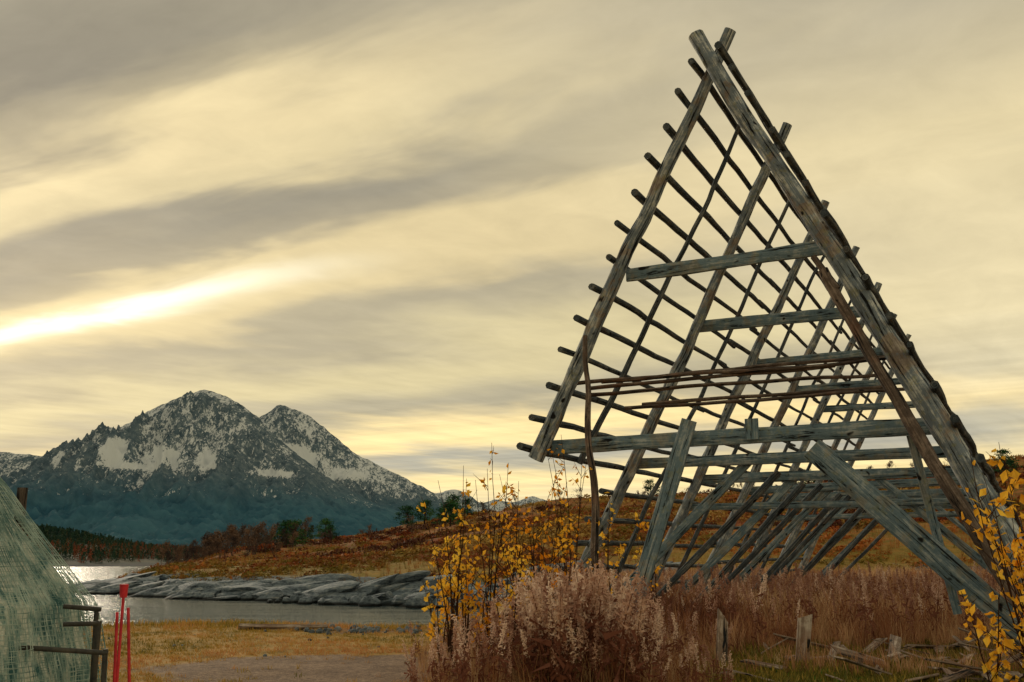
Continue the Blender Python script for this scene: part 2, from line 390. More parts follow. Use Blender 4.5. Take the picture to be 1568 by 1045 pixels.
scatter('dry_grass',talln,np.stack([x,y,land(x,y)],1),RNG.uniform(.4,1.05,N)*np.interp(hq,[-.085,-.02,.06,.11,.15,.2],[.45,.8,1,.8,.6,.35]),m_dry,rnd=np.clip(RNG.normal(.65,.25,N),0,1))
N=3600
y=RNG.uniform(12,17.5,N);x=RNG.uniform(.16,.6,N)*y
scatter('grass',short,np.stack([x,y,land(x,y)],1),RNG.uniform(.8,2.2,N),m_grass,rnd=RNG.uniform(0,.45,N))

def fireweed():
    h=1.0;bx,by=RNG.normal(0,.1,2);w=RNG.uniform(.6,1.2)
    pts=[np.array([bx*t*t,by*t*t,h*t]) for t in (0,.35,.7,1.0)]
    V,F=tube_tris(pts,[.007,.006,.005,.002],3); P=[(V,F,1)]
    n=95;t=RNG.beta(2.0,1.6,n)*.45+.55
    C=np.stack([bx*t*t,by*t*t,h*t],1)+RNG.normal(size=(n,3))*np.stack([.034*w*(1.15-t)*2]*2+[.02+0*t],1)
    V,F=rand_tris(C,RNG.uniform(.018,.045,n),1.5); P.append((V,F,0))
    n=14;t=RNG.uniform(.2,.6,n);C=np.stack([bx*t*t,by*t*t,h*t],1)+RNG.normal(size=(n,3))*.045
    V,F=rand_tris(C,RNG.uniform(.05,.09,n),2.4);P.append((V,F,1))
    return merge(P)
FW=[fireweed() for _ in range(9)]
N=720
y=11.0+RNG.uniform(0,1,N)**1.3*5.5;hq=np.clip(RNG.normal(.06,.085,N),-.09,.2); x=hq*y*1.05
dens=fbm(x*1.1,y*1.1,3,55);keep=dens>.43;x,y,hq=x[keep],y[keep],hq[keep];N=len(x)
hgt=RNG.uniform(.5,1.5,N)*np.interp(hq,[-.085,-.03,.02,.09,.12,.15,.2],[.4,.66,.92,1.0,.75,.55,.4])
scatter('fireweed_plants',FW,np.stack([x,y,land(x,y)],1),np.stack([hgt,hgt,hgt],1),m_fire,tilt=RNG.uniform(0,.25,N),rnd=np.clip(RNG.normal(.5,.3,N),0,1))
N=700
y=16.5+RNG.uniform(0,1,N)*20;x=RNG.uniform(.1,.6,N)*y
hgt=RNG.uniform(.5,1.2,N)
scatter('fireweed_plants',FW,np.stack([x,y,land(x,y)],1),np.stack([hgt*.9,hgt*.9,hgt],1),m_fire,tilt=RNG.uniform(0,.18,N),rnd=np.clip(RNG.normal(.3,.3,N),0,1))

def leaf(p,s):
    d=RNG.normal(size=3);d[2]-=.2;d/=np.linalg.norm(d);e=np.cross(d,RNG.normal(size=3));e/=np.linalg.norm(e);nn=np.cross(d,e)
    V=np.array([p,p+d*s*.5+e*s*.3+nn*s*.08,p+d*s,p+d*s*.5-e*s*.3+nn*s*.08,p+d*s*.5]);F=np.array([(0,1,4),(1,2,4),(2,3,4),(3,0,4)])
    return V,F
def sapling(h,stems,spread,lsize,nleaf,lean=(0,0),low=.3):
    P=[]
    for s in range(stems):
        a=RNG.uniform(0,6.28);hh=h*RNG.uniform(.6,1);dx,dy=math.cos(a)*spread*RNG.uniform(.3,1)+lean[0],math.sin(a)*spread*RNG.uniform(.3,1)+lean[1]
        pts=[];w=RNG.normal(0,.03,(7,2)).cumsum(0)
        for i in range(7):
            t=i/6;pts.append(np.array([dx*t**1.3+w[i,0]*t,dy*t**1.3+w[i,1]*t,hh*t]))
        V,F=tube_tris(pts,[.011*(1-.75*i/6) for i in range(7)],4);P.append((V,F,1))
        tw=[]
        for b in range(RNG.integers(6,10)):
            t=RNG.uniform(low,.95);i=int(t*6);p=pts[i]+(pts[min(i+1,6)]-pts[i])*(t*6-i);a=RNG.uniform(0,6.28);L=RNG.uniform(.2,.5)*(1.2-t)*h*.45
            q=p+np.array([math.cos(a)*L,math.sin(a)*L,L*RNG.uniform(.5,1.3)]);V,F=tube_tris([p,(p+q)/2+RNG.normal(0,.01,3),q],[.005,.004,.002],3);P.append((V,F,1));tw.append((p,q))
        tw.append((pts[3],pts[6]))
        for l in range(nleaf):
            p,q=tw[RNG.integers(0,len(tw))];t=RNG.uniform(.2,1)
            V,F=leaf(p+(q-p)*t,lsize*RNG.uniform(.6,1.2));P.append((V,F,0))
    return merge(P)
def place_sapling(x,y,*a,**k):
    V,F,p=sapling(*a,**k); V=V+np.array([x,y,float(land(np.array([x]),np.array([y]))[0])])
    base=RNG.uniform(.35,.75); rv=fbm(V[:,0]*9,V[:,2]*9,2,5)
    mkmesh('birch_sapling',V,F,m_leaf,False,{'rnd':np.clip(base+(rv-.5)*.8,0,1),'part':p})
for (x,y,h,st,sp,ls,nl) in [(-.75,13.2,2.7,4,.4,.09,22),(-.3,13.0,3.1,5,.4,.08,22),(.35,13.6,3.3,5,.5,.08,22),(.85,14.2,3.3,5,.5,.08,20),(-.85,14.0,2.0,6,.4,.10,30),(-.6,13.4,1.8,5,.35,.10,28),(.1,14.5,3.0,4,.45,.085,22),(1.6,16.5,2.6,3,.4,.10,28),(2.6,18,2.6,3,.4,.10,26),(-.95,13.6,1.4,4,.35,.10,22),(0.0,13.1,1.9,5,.4,.09,26),(.7,13.4,2.1,5,.45,.09,26),(.2,15.5,2.8,4,.5,.09,22),(-.35,12.7,1.4,4,.4,.09,22)]:
    place_sapling(x,y,h,st,sp,ls,nl)
for (x,y,h,st,sp,ls,nl,ln) in [(4.75,9.3,2.6,3,.3,.12,32,(-.25,0)),(5.0,9.5,2.9,4,.3,.12,32,(-.25,0)),(4.9,9.0,1.9,4,.3,.12,34,(-.1,0)),(4.6,9.8,1.4,3,.3,.11,28,(-.1,0)),(5.35,10.2,2.7,5,.3,.11,30,(-.4,0)),(4.9,9.2,1.2,4,.3,.11,30,(0,0)),(4.95,9.4,2.3,4,.3,.12,30,(-.3,0))]:
    place_sapling(x,y,h,st,sp,ls,nl,lean=ln,low=.15)

def bush(n,s,zf=.6):
    d=RNG.normal(size=(n,3));d/=np.linalg.norm(d,axis=1)[:,None];C=d*RNG.uniform(.35,1,n)[:,None]**.5*np.array([1,1,zf]);C[:,2]=np.abs(C[:,2])
    V,F=rand_tris(C,RNG.uniform(.6,1.3,n)*s,1.2);return V,F,np.zeros(len(V))
BU=[bush(50,.32) for _ in range(6)]
N=9000
y=np.where(RNG.uniform(0,1,N)<.6,RNG.uniform(76,205,N),RNG.uniform(60,120,N));x=RNG.uniform(-.42,.66,N)*y
near_,far_,f2a,m_,b_=masks(x,y);keep=(far_>near_-.3)&(m_>9)&(x>xl(y)+5)&(fbm(x*.09,y*.09,3,88)>.42)&((m_>34)|(RNG.uniform(0,1,N)<.45))
x,y,m_=x[keep],y[keep],m_[keep];N=len(x)
pr=np.clip((fbm(x*.06,y*.06,4,27)-.5)*3.4+.46+RNG.normal(0,.17,N),0,1)
pr=np.where(m_<34,pr*.4+.36,pr)
sz_=RNG.uniform(.3,1.25,N)*np.interp(y,[60,200],[.7,1.25])
scatter('heath_shrubs',BU,np.stack([x,y,land(x,y)-.05],1),np.stack([sz_*1.4,sz_*1.2,sz_*.95],1),m_heath,rnd=pr)
N=7000
y=RNG.uniform(70,180,N);x=RNG.uniform(-.42,.6,N)*y
near_,far_,f2a,m_,b_=masks(x,y);keep=(m_>7)&(x>xl(y)+4);x,y=x[keep],y[keep];N=len(x)
pr=np.clip((fbm(x*.06,y*.06,4,29)-.5)*1.8+.66+RNG.normal(0,.1,N),0,1)
scatter('dry_grass',tall,np.stack([x,y,land(x,y)],1),RNG.uniform(.8,1.6,N),m_heath,rnd=pr)

def baretree(h,spread,n1=7):
    P=[]
    pts=[np.array([0,0,0.])]
    for i in range(5): pts.append(pts[-1]+np.array([RNG.normal(0,.04),RNG.normal(0,.04),.2])*h)
    V,F=tube_tris(pts,[h*.016*(1-.17*i) for i in range(6)],4);P.append((V,F,1))
    tips=[]
    for b in range(n1):
        t=RNG.uniform(.15,.95);p=pts[int(t*5)];a=RNG.uniform(0,6.28);L=h*spread*RNG.uniform(.5,1)*(1.15-t)
        q=p+np.array([math.cos(a)*L,math.sin(a)*L,L*1.3]);V,F=tube_tris([p,(p+q)/2,q],[h*.008,h*.006,h*.002],3);P.append((V,F,1))
        for k in range(7):
            s=p+(q-p)*RNG.uniform(.3,1);e=s+RNG.normal(0,.5,3)*L*.4+np.array([0,0,L*.3]);V,F=tube_tris([s,e],[h*.004,h*.0015],3);P.append((V,F,0));tips.append(e)
    tips=np.array(tips);C=np.repeat(tips,4,0)+RNG.normal(0,.045*h,(len(tips)*4,3));V,F=rand_tris(C,.045*h,2.2);P.append((V,F,0))
    return merge(P)
BT=[baretree(1,.5) for _ in range(5)]
N=190
y=RNG.uniform(150,205,N);q=np.where(RNG.uniform(0,1,N)<.65,RNG.normal(-.29,.035,N),RNG.uniform(-.3,.5,N));x=q*y
keep=x>xl(y)+2;x,y=x[keep],y[keep];q=q[keep];N=len(x)
scatter('bare_birch_bushes',BT,np.stack([x,y,land(x,y)-.1],1),RNG.uniform(1.6,4.8,N)*np.where(q>-.2,.65,1),m_bare)
def pine(h):
    P=[];V,F=tube_tris([(0,0,-.2),(.02*h,0,.4*h),(0,0,.9*h)],[.035*h,.025*h,.008*h],6);P.append((V,F,1))
    for k in range(34):
        t=RNG.uniform(.15,1);a=RNG.uniform(0,6.28);r=(.42*math.sin(min(1,(1.05-t)*1.6)*1.5))*h*RNG.uniform(.3,1)
        c=np.array([math.cos(a)*r,math.sin(a)*r,h*t*.97]);V,F=tube_tris([(0,0,h*t*.85),c],[.01*h,.004*h],3);P.append((V,F,1))
        C=c+RNG.normal(size=(34,3))*np.array([.085,.085,.04])*h;V,F=rand_tris(C,.055*h,1.5);P.append((V,F,0))
    return merge(P)
for (px_,y,h) in [(-.226,172,4.8),(-.217,174,4.6),(-.187,185,4.0),(-.182,182,3.0),(-.105,190,4.4),(-.088,192,4.6),(-.060,182,5.0),(-.045,196,3.6),(-.062,160,4.4),(-.069,172,3.6),(.14,185,3.4),(.30,180,3.6),(.50,150,4.0)]:
    x=px_*y;V,F,p=pine(h);V=V*np.array([1.15,1.15,1])+np.array([x,y,float(land(np.array([x]),np.array([y]))[0])-.1])
    b0=RNG.uniform(.3,.7)
    mkmesh('pine_tree',V,F,m_pine,False,{'rnd':np.clip(b0+(fbm(V[:,0]*1.2,V[:,2]*1.2,2,3)-.5)*1.4,0,1),'part':p})
def conif(n=50):
    t=RNG.uniform(0,1,n)**.8;a=RNG.uniform(0,6.28,n);r=(1-t)*.33*RNG.uniform(.5,1,n)
    V,F=rand_tris(np.stack([np.cos(a)*r,np.sin(a)*r,t],1),.16,1.2);return V,F,np.zeros(len(V))
CF=[conif() for _ in range(5)]
N=5200
y=RNG.uniform(214,640,N);q=RNG.uniform(-.62,-.2,N);x=q*y;zz_=land(x,y);keep=(zz_>WZ+.5);x,y,zz_=x[keep],y[keep],zz_[keep];N=len(x)
lowr=sst(4,1,zz_)
scatter('distant_forest',CF,np.stack([x,y,zz_-.2],1),RNG.uniform(2.5,5.5,N)*(1-.45*lowr),m_ffor,rnd=np.clip(RNG.uniform(0,.7,N)+lowr*RNG.uniform(0,.6,N),0,1))

# ---------------- wood builder -----------------
class Wood:
    def __init__(s): s.V=[];s.F=[];s.U=[];s.o=0
    def log(s,p0,p1,r0,r1,sides=12,wob=.02,step=.22,rough=.10):
        p0=np.array(p0,float);p1=np.array(p1,float);L=np.linalg.norm(p1-p0);n=max(3,int(L/step)+1)
        t=(p1-p0)/L;up=np.array([0,0,1.]) if abs(t[2])<.9 else np.array([1.,0,0]);a=np.cross(t,up);a/=np.linalg.norm(a);b=np.cross(t,a)
        ph=RNG.uniform(0,50);ou=RNG.uniform(0,100)
        tt=np.linspace(0,1,n);wa=(fbm(tt*L*.5+ph,tt*0,3,3)-.5)*2*wob*min(L,6)*.35;wb=(fbm(tt*L*.5+ph+30,tt*0,3,4)-.5)*2*wob*min(L,6)*.35
        ths=np.linspace(0,2*math.pi,sides+1)
        rings=[]
        for i in range(n):
            rr_=(r0+(r1-r0)*tt[i])*(1+rough*(vn(np.cos(ths)*1.5+ph+tt[i]*L*2.0,np.sin(ths)*1.5+ph,9)-.5)*2)
            c=p0+(p1-p0)*tt[i]+a*wa[i]+b*wb[i]
            rings.append(c+np.outer(np.cos(ths)*rr_,a)+np.outer(np.sin(ths)*rr_,b))
        V=np.concatenate(rings);k=sides+1
        I=(np.arange(n-1)[:,None]*k+np.arange(sides)[None]).ravel()
        F=np.stack([I,I+1,I+1+k,I+k],1)
        U=np.stack([np.tile(ths*(r0+r1)*.5,n)+ou,np.repeat(tt*L,k)+ou],1)
        capV=[];capF=[];capU=[]
        for e,ring,dr in ((0,rings[0],-t),(1,rings[-1],t)):
            o=len(V)+len(capV);c=ring[:-1].mean(0)+dr*.004
            capV.append(c);capU.append((ou,ou));base=o
            for q in ring: capV.append(q);capU.append((ou+.3,ou))
            for j in range(0,sides,2):
                j2=j+1;j3=min(j+2,sides)
                capF.append((base,base+1+j,base+1+j2,base+1+j3))
        V=np.concatenate([V,np.array(capV)]);U=np.concatenate([U,np.array(capU)]);F=np.concatenate([F,np.array(capF)])
        s.V.append(V);s.F.append(F+s.o);s.U.append(U);s.o+=len(V)
    def plank(s,p0,p1,w,th,wdir=(0,0,1),bend=.01,step=.4,cut=0.0):
        p0=np.array(p0,float);p1=np.array(p1,float);L=np.linalg.norm(p1-p0);t=(p1-p0)/L;n=max(2,int(L/step)+1)
        wd=np.array(wdir,float);wd-=t*(wd@t);wd/=np.linalg.norm(wd);td=np.cross(t,wd);ou=RNG.uniform(0,100);ph=RNG.uniform(0,50)
        b=min(.012,th*.2);hw,ht=w/2,th/2
        prof=[(-hw+b,-ht),(hw-b,-ht),(hw,-ht+b),(hw,ht-b),(hw-b,ht),(-hw+b,ht),(-hw,ht-b),(-hw,-ht+b)];k=9
        prof.append(prof[0]);per=[0]
        for i in range(8): per.append(per[-1]+math.hypot(prof[i+1][0]-prof[i][0],prof[i+1][1]-prof[i][1]))
        rings=[]
        for i in range(n):
            q=i/(n-1);c=p0+(p1-p0)*q+td*bend*L*(vn(np.array([q*2+ph]),np.array([0.]),2)[0]-.5)+wd*bend*.6*L*(vn(np.array([q*2+ph]),np.array([5.]),2)[0]-.5)
            sc=1+.14*(vn(np.array([q*L*1.5+ph]),np.array([9.]),2)[0]-.5)
            rings.append(np.array([c+wd*x*sc+td*y+t*(cut*x if i in(0,n-1) else 0) for x,y in prof]))
        V=np.concatenate(rings);I=(np.arange(n-1)[:,None]*k+np.arange(8)[None]).ravel();F=np.stack([I,I+1,I+1+k,I+k],1)
        U=np.stack([np.tile(per,n)+ou,np.repeat(np.linspace(0,L,n),k)+ou],1)
        ex=[];eu=[];ef=[]
        for ring,fl in ((rings[0],0),(rings[-1],1)):
            o=len(V)+len(ex)
            for j,q in enumerate(ring[:8]): ex.append(q);eu.append((ou+prof[j][0],ou+prof[j][1]))
            for q in ((0,1,2,3),(0,3,4,7),(4,5,6,7)):
                ef.append(tuple(o+i for i in q))
        V=np.concatenate([V,np.array(ex)]);U=np.concatenate([U,np.array(eu)]);F=np.concatenate([F,np.array(ef)])
        s.V.append(V);s.F.append(F+s.o);s.U.append(U);s.o+=len(V)
    def make(s,name,mat,parent=None,smooth=True):
        return mkmesh(name,np.concatenate(s.V),np.concatenate(s.F),mat,smooth,uv=np.concatenate(s.U),parent=parent)
def woodmat(name,dark,mid,light,rust=.5,rustc=lin(110,72,44),bs=1.0,gs=15,lich=0.0):
    m,n=newmat(name);uv=n.uv();co=n.obj()
    g=n.noise(n.mapv(uv,(gs,.8,1)),1,5,.75,.5); g2=n.noise(n.mapv(uv,(60,1.6,1)),1,2,.7)
    pat=n.noise(co,1.3,3,.65);blot=n.noise(co,4,5,.75);kn=n.noise(n.mapv(uv,(5,3.5,1)),1,1,.5)
    v=n.m('ADD',n.m('MULTIPLY',g,.5),n.m('ADD',n.m('MULTIPLY',g2,.12),n.m('MULTIPLY',blot,.38)))
    c=n.ramp(v,[(.38,dark),(.455,mid),(.50,mid),(.57,light)])
    c=n.mix(n.m('MULTIPLY',n.mr(n.m('ADD',n.m('MULTIPLY',pat,.6),n.m('MULTIPLY',blot,.4)),.53,.59),rust),c,rustc)
    if lich>0: c=n.mix(n.m('MULTIPLY',n.mr(n.noise(co,7,4,.7),.56,.62),lich),c,lin(150,148,96))
    c=n.mix(n.mr(kn,.68,.74),c,(.012,.012,.012,1))
    c=n.mix(n.mr(g,.45,.38),c,(.008,.010,.012,1))
    n.out(n.bsdf(c,.85,n.bump(g,bs,.03),.2)); return m
w_leg=woodmat('weathered_log_mat',lin(52,62,72),lin(122,134,144),lin(208,212,208),.55,lin(132,100,62),lich=.4)
w_pole=woodmat('thin_pole_mat',lin(32,40,46),lin(76,86,94),lin(132,136,134),.4,lin(98,74,52),gs=30)
w_beam=woodmat('grey_plank_mat',lin(60,76,88),lin(110,132,144),lin(172,182,184),.4,lin(124,104,64),lich=.3)
w_rust=woodmat('brown_pole_mat',lin(52,42,38),lin(96,84,76),lin(148,132,120),.45,lin(112,72,52))
w_deb=woodmat('debris_wood_mat',lin(70,58,50),lin(132,114,100),lin(192,178,164),.45,lin(112,70,48))

# ---------------- fish drying rack -----------------
AX=np.array([.460,.888,0]);CX=np.array([.888,-.460,0])
def RP(a,s,z): return AX*a+CX*s+np.array([0,0,z])
S0=-4.39;ZA=10.43
def sl(z): return S0-(ZA-z)*.522
def sr(z): return S0+(ZA-z)*.477
rack=empty('fish_drying_rack')
frames=[16.54,21.4,26.6,31.8,37.0,42.2,47.2]
legs=Wood();beams=Wood();polesL=Wood();polesR=Wood();brace=Wood();raft=Wood();rust=Wood();rb=Wood()
for i,a in enumerate(frames):
    da=RNG.normal(0,.06) if i else 0; up=.62 if i==0 else RNG.uniform(.5,.8)
    zb=3.25 if i==0 else -.3
    legs.log(RP(a+.12+da,sl(zb),zb),RP(a+.12,sl(ZA+up),ZA+up),.155,.11,wob=.025 if i==0 else .03,sides=14,rough=.16)
    legs.log(RP(a-.2+da,sr(-.3),-.3),RP(a-.2,sr(ZA+.5),ZA+.5),.21,.13,wob=.025 if i==0 else .03,sides=16,rough=.16)
    for z,w in ((6.67,.25),(3.5,.27)):
        if i==0: beams.plank(RP(a+.36,sl(z)+.05,z-.02),RP(a+.36,sr(z)-.0,z+.02),w,.07,step=.5)
        else: beams.plank(RP(a+.36,sl(z)-.15,z+RNG.normal(0,.05)),RP(a+.36,sr(z)+.1,z+RNG.normal(0,.05)),w*RNG.uniform(.85,1.1),.07,step=.6)
    if i>=1:
        beams.plank(RP(a+.30,sl(2.6)-.1,2.7),RP(a+.30,sr(2.6),2.75),.18,.06) if i in(2,4) else None
        brace.plank(RP(a+.45,-5.35,3.55),RP(a+.45,-9.1,.0),.22,.07)
        if i in (2,5): brace.plank(RP(a+.45,-3.5,3.55),RP(a+.45,.3,.0),.20,.07)
        rb.log(RP(a+1.2,-4.9,3.3),RP(a+.6,-8.3,-.1),.08,.07,sides=8) 
        if i<5: rb.log(RP(a+2.4,-4.6,3.1),RP(a+1.9,-7.6,-.1),.08,.07,sides=8)
brace.plank(RP(16.62,-5.1,3.80),RP(16.5,-6.45,-.2),.27,.09,wdir=CX)
brace.plank(RP(16.95,-3.1,3.25),RP(16.8,.05,.15),.38,.09)
brace.plank(RP(17.1,-1.55,3.4),RP(17.2,-1.1,.6),.13,.05,wdir=CX)
beams.plank(RP(16.76,-4.05,3.42),RP(16.76,-4.05,3.78),.22,.05,wdir=CX)
rust.log(RP(16.40,-6.93,5.45),RP(16.35,-6.75,-.1),.045,.09,sides=9,wob=.06)
rust.log(RP(16.20,-2.62,6.1),RP(16.15,-.05,.5),.085,.12,sides=10,wob=.05)
rust.log(RP(16.20,-2.75,6.35),RP(16.2,-2.4,5.75),.05,.06,sides=8)
for (a,z,s0,s1) in [(16.75,4.62,-7.5,-1.7),(17.0,4.70,-6.9,-1.75),(17.3,4.50,-7.25,-2.0),(18.2,4.32,-6.9,-1.6),(18.4,4.42,-6.6,-1.9),(16.8,4.55,-7.1,-2.6)]:
    rust.log(RP(a,s0,z),RP(a+RNG.normal(0,.15),s1,z+RNG.normal(.02,.03)),.04,.032,sides=7,wob=.03)
nl=np.array([-.886,.463])*.20; nr_=np.array([.903,.43])*.24
zi=10.25
lv=[]
while zi>.4: lv.append(zi); zi-=.575
for z in lv:
    for side in (0,1):
        W=(polesL,polesR)[side]
        a0=16.54-RNG.uniform(.2,.42) if (z>3.2 or side) else 21.0-RNG.uniform(.1,.5)
        cur=a0
        if side: a0=cur=cur-RNG.uniform(.3,.55)
        while cur<47:
            L=RNG.uniform(9,13);e=min(cur+L,47.8)
            if 47.8-e<3: e=47.8
            zz0=z+RNG.normal(0,.03);zz1=z+RNG.normal(0,.04)
            f=(lambda zz:sl(zz)+nl[0]) if side==0 else (lambda zz:sr(zz)+nr_[0])
            dz=nl[1] if side==0 else nr_[1]
            r=RNG.uniform(.056,.075)
            W.log(RP(cur,f(zz0),zz0+dz),RP(e,f(zz1),zz1+dz),r,r*.78,sides=8,wob=.022,step=.6)
            if e>=47.8: break
            cur=e-.5
for i in range(len(frames)-1):
    a=(frames[i]+frames[i+1])/2+RNG.normal(0,.15)
    zb=3.3 if i==0 else -.1
    raft.log(RP(a+RNG.normal(0,.25),sl(zb)-.02,zb),RP(a,sl(10.5),10.5),.07,.045,sides=8,wob=.04)
    raft.log(RP(a+RNG.normal(0,.25),sr(-.1)+.02,-.1),RP(a,sr(10.4),10.4),.065,.045,sides=8,wob=.04)
raft.log(RP(16.3,S0,10.3),RP(47.6,S0,10.3),.08,.07,sides=8,wob=.03)
legs.make('a_frame_legs',w_leg,rack);beams.make('crossbeams',w_beam,rack);polesL.make('left_lattice_poles',w_pole,rack);polesR.make('right_lattice_poles',w_pole,rack)
brace.make('braces',w_beam,rack);raft.make('rafters',w_pole,rack);rust.make('brown_poles',w_rust,rack);rb.make('brace_poles',w_pole,rack)

# ---------------- debris planks -----------------
d=Wood()
for i in range(80):
    y=RNG.uniform(11.9,16.4);x=RNG.uniform(.21,.60)*y if i%3 else RNG.uniform(.35,.6)*y
    L=RNG.uniform(.15,.95);a=RNG.uniform(0,3.14);dz=RNG.uniform(-.1,.35)
    z=.03+RNG.uniform(0,.06)
    dv=np.array([math.cos(a)*L/2,math.sin(a)*L/2,dz*L/2])
    c=np.array([x,y,z+abs(dz)*L/2])
    d.plank(c-dv,c+dv,RNG.uniform(.05,.18),RNG.uniform(.015,.03),wdir=(-math.sin(a),math.cos(a),RNG.normal(0,.5)),cut=RNG.normal(0,1.2))
d.make('broken_plank_pile',w_deb)
d=Wood();d.plank((4.0,14.2,-.1),(4.14,14.35,.66),.19,.04,wdir=(1,0,0),cut=.5);d.make('wooden_stake',w_deb)
d=Wood();d.plank((2.85,14.0,-.1),(2.95,14.2,.68),.15,.04,wdir=(1,.2,0),cut=-1.2);d.make('wooden_stake',w_deb)
d=Wood();d.log((-5.4,20.1,.09),(-3.7,20.4,.07),.06,.04,sides=8);d.make('driftwood_log',w_deb)

# ---------------- draped fishing net on the left -----------------
net=empty('fishing_net_pile')
def drape(rad_off,nu,nv,seed,zlo=.05):
    u=np.linspace(-math.pi*.65,math.pi*.65,nu);v=np.linspace(0,1,nv);U,Vv=np.meshgrid(u,v)
    z=2.75-(2.75-zlo)*Vv
    r=np.interp(z,[0,.6,1.13,1.5,2.15,2.5,2.75],[1.66,1.62,1.48,1.20,.74,.44,.1])+rad_off
    fold=(.06*np.sin(U*9+2.5*fbm(U*1.2,Vv*2,3,seed))+.04*np.sin(U*23+seed+Vv*2)+.16*(fbm(U*1.5+5,Vv*3,4,seed+2)-.5))*np.clip(Vv*1.6,0,1)
    r=r+fold
    x=-5.26+np.cos(U-.35)*r;y=8.5+np.sin(U-.35)*r*1.0
    I=np.arange(U.size).reshape(U.shape)
    F=np.stack([I[:-1,:-1],I[:-1,1:],I[1:,1:],I[1:,:-1]],-1).reshape(-1,4)
    return np.stack([x,y,z],-1).reshape(-1,3),F
mc,n=newmat('net_cloth_mat');co=n.obj()
f=n.noise(n.mapv(co,(1.6,1.6,.35)),7,4,.7);c=n.ramp(f,[(.36,lin(70,112,116)),(.46,lin(150,180,176)),(.58,lin(226,230,220))])
n.out(n.bsdf(c,.9,n.bump(f,1,.08),.1))
V,F=drape(-.07,160,70,3);mkmesh('inner_cloth',V,F,mc,True,parent=net)
mn,n=newmat('net_twine_mat');n.out(n.bsdf(n.ramp(n.noise(n.obj(),4,3,.6),[(.35,lin(44,104,106)),(.6,lin(190,208,200))]),.7))
for off,seed,nu,nv in ((.0,3,130,76),(.05,8,120,70)):
    V,F=drape(off,nu,nv,seed)
    o=mkmesh('net_layer',V,F,mn,False,parent=net);md=o.modifiers.new('w','WIREFRAME');md.thickness=.006;md.use_even_offset=False
d=Wood();d.log((-5.28,8.5,0),(-5.28,8.5,2.8),.06,.05);d.plank((-5.1,8.2,.66),(-3.82,7.4,.62),.12,.04,wdir=(0,1,.3));d.plank((-5.1,8.1,.52),(-3.76,7.3,.48),.12,.04);d.plank((-3.86,7.3,.66),(-3.86,7.3,0),.08,.08,wdir=(1,0,0));d.make('timber_frame',w_beam,net)
d=Wood();d.log((-5.0,7.9,2.05),(-3.93,7.3,1.82),.06,.055);m_pink,n=newmat('pink_roller_mat');n.out(n.bsdf(n.ramp(n.noise(n.obj(),14,5,.7),[(.3,lin(90,52,52)),(.7,lin(166,110,104))]),.7));d.make('roller',m_pink,net)
d=Wood();d.plank((-4.45,9.0,0),(-4.45,9.0,2.14),.085,.06,wdir=(1,0,0));d.make('wooden_post',w_rust)
m_ir,n=newmat('dark_metal_mat');n.out(n.bsdf(n.ramp(n.noise(n.obj(),12,5,.7),[(.3,lin(34,40,44)),(.7,lin(82,78,70))]),.6))
d=Wood()
for p,q in [((-3.72,8.4,1.13),(-3.44,8.5,1.10)),((-3.48,8.5,1.12),(-3.46,8.5,0)),((-3.62,8.2,1.0),(-3.36,8.3,1.0)),((-3.37,8.3,1.02),(-3.38,8.3,0)),((-3.85,8.0,.84),(-3.20,8.1,.79)),((-3.22,8.1,.82),(-3.20,8.1,0))]:
    d.plank(p,q,.035,.035,wdir=(.1,1,.1))
d.make('metal_trestle',m_ir)
m_red,n=newmat('red_paint_mat');n.out(n.bsdf(n.ramp(n.noise(n.obj(),9,4,.6),[(.3,lin(176,30,44)),(.7,lin(228,62,70))]),.5))
def stake(p,q,ball=None):
    d=Wood();d.log(p,q,.016,.014,sides=8,wob=.01,rough=.01)
    if ball: 
        d.log(np.array(q)-(0,0,.10),np.array(q)+(0,0,.03),.035,.045,sides=10,wob=0)
    d.make('red_marker_pole',m_red,smooth=True)
stake((-3.58,9.3,0),(-3.66,9.4,1.02));stake((-3.42,9.3,0),(-3.56,9.4,1.06))
stake((-3.84,10,0),(-3.88,10.1,1.22),True)

# ---------------- world sky -----------------
w=bpy.data.worlds.new('World');scene.world=w;w.use_nodes=True;n=NT(w.node_tree)
dirv=n.n('ShaderNodeTexCoord').outputs['Generated'];X_,Y_,Z_=n.sep(dirv)
zc=n.m('MAXIMUM',Z_,.035);px=n.m('DIVIDE',X_,zc);py=n.m('DIVIDE',Y_,zc)
vv=n.m('ADD',n.m('MULTIPLY',px,.56),n.m('MULTIPLY',py,.83));uu=n.m('ADD',n.m('MULTIPLY',px,-.83),n.m('MULTIPLY',py,.56))
L=n.m('LOGARITHM',n.m('MAXIMUM',vv,.45),math.e)
cv=n.xyz(n.m('MULTIPLY',uu,.5),n.m('MULTIPLY',L,2.0),n.m('MULTIPLY',px,.05))
n1=n.noise(cv,1.3,4,.5,.4);n2=n.noise(n.xyz(n.m('MULTIPLY',uu,1.2),n.m('MULTIPLY',L,5),3.0),1.0,4,.55,.5)
n3=n.noise(n.xyz(n.m('MULTIPLY',uu,1.9),n.m('MULTIPLY',L,3.6),7.0),2.0,5,.6,.35)
n4=n.noise(n.xyz(n.m('MULTIPLY',uu,.25),n.m('MULTIPLY',L,14),9.0),1.0,3,.6,.3)
Lw=n.m('ADD',L,n.m('ADD',n.m('MULTIPLY',n.m('SUBTRACT',n1,.5),.50),n.m('MULTIPLY',n.m('SUBTRACT',n2,.5),.26)))
def st(l): return (l+.5)/3.7
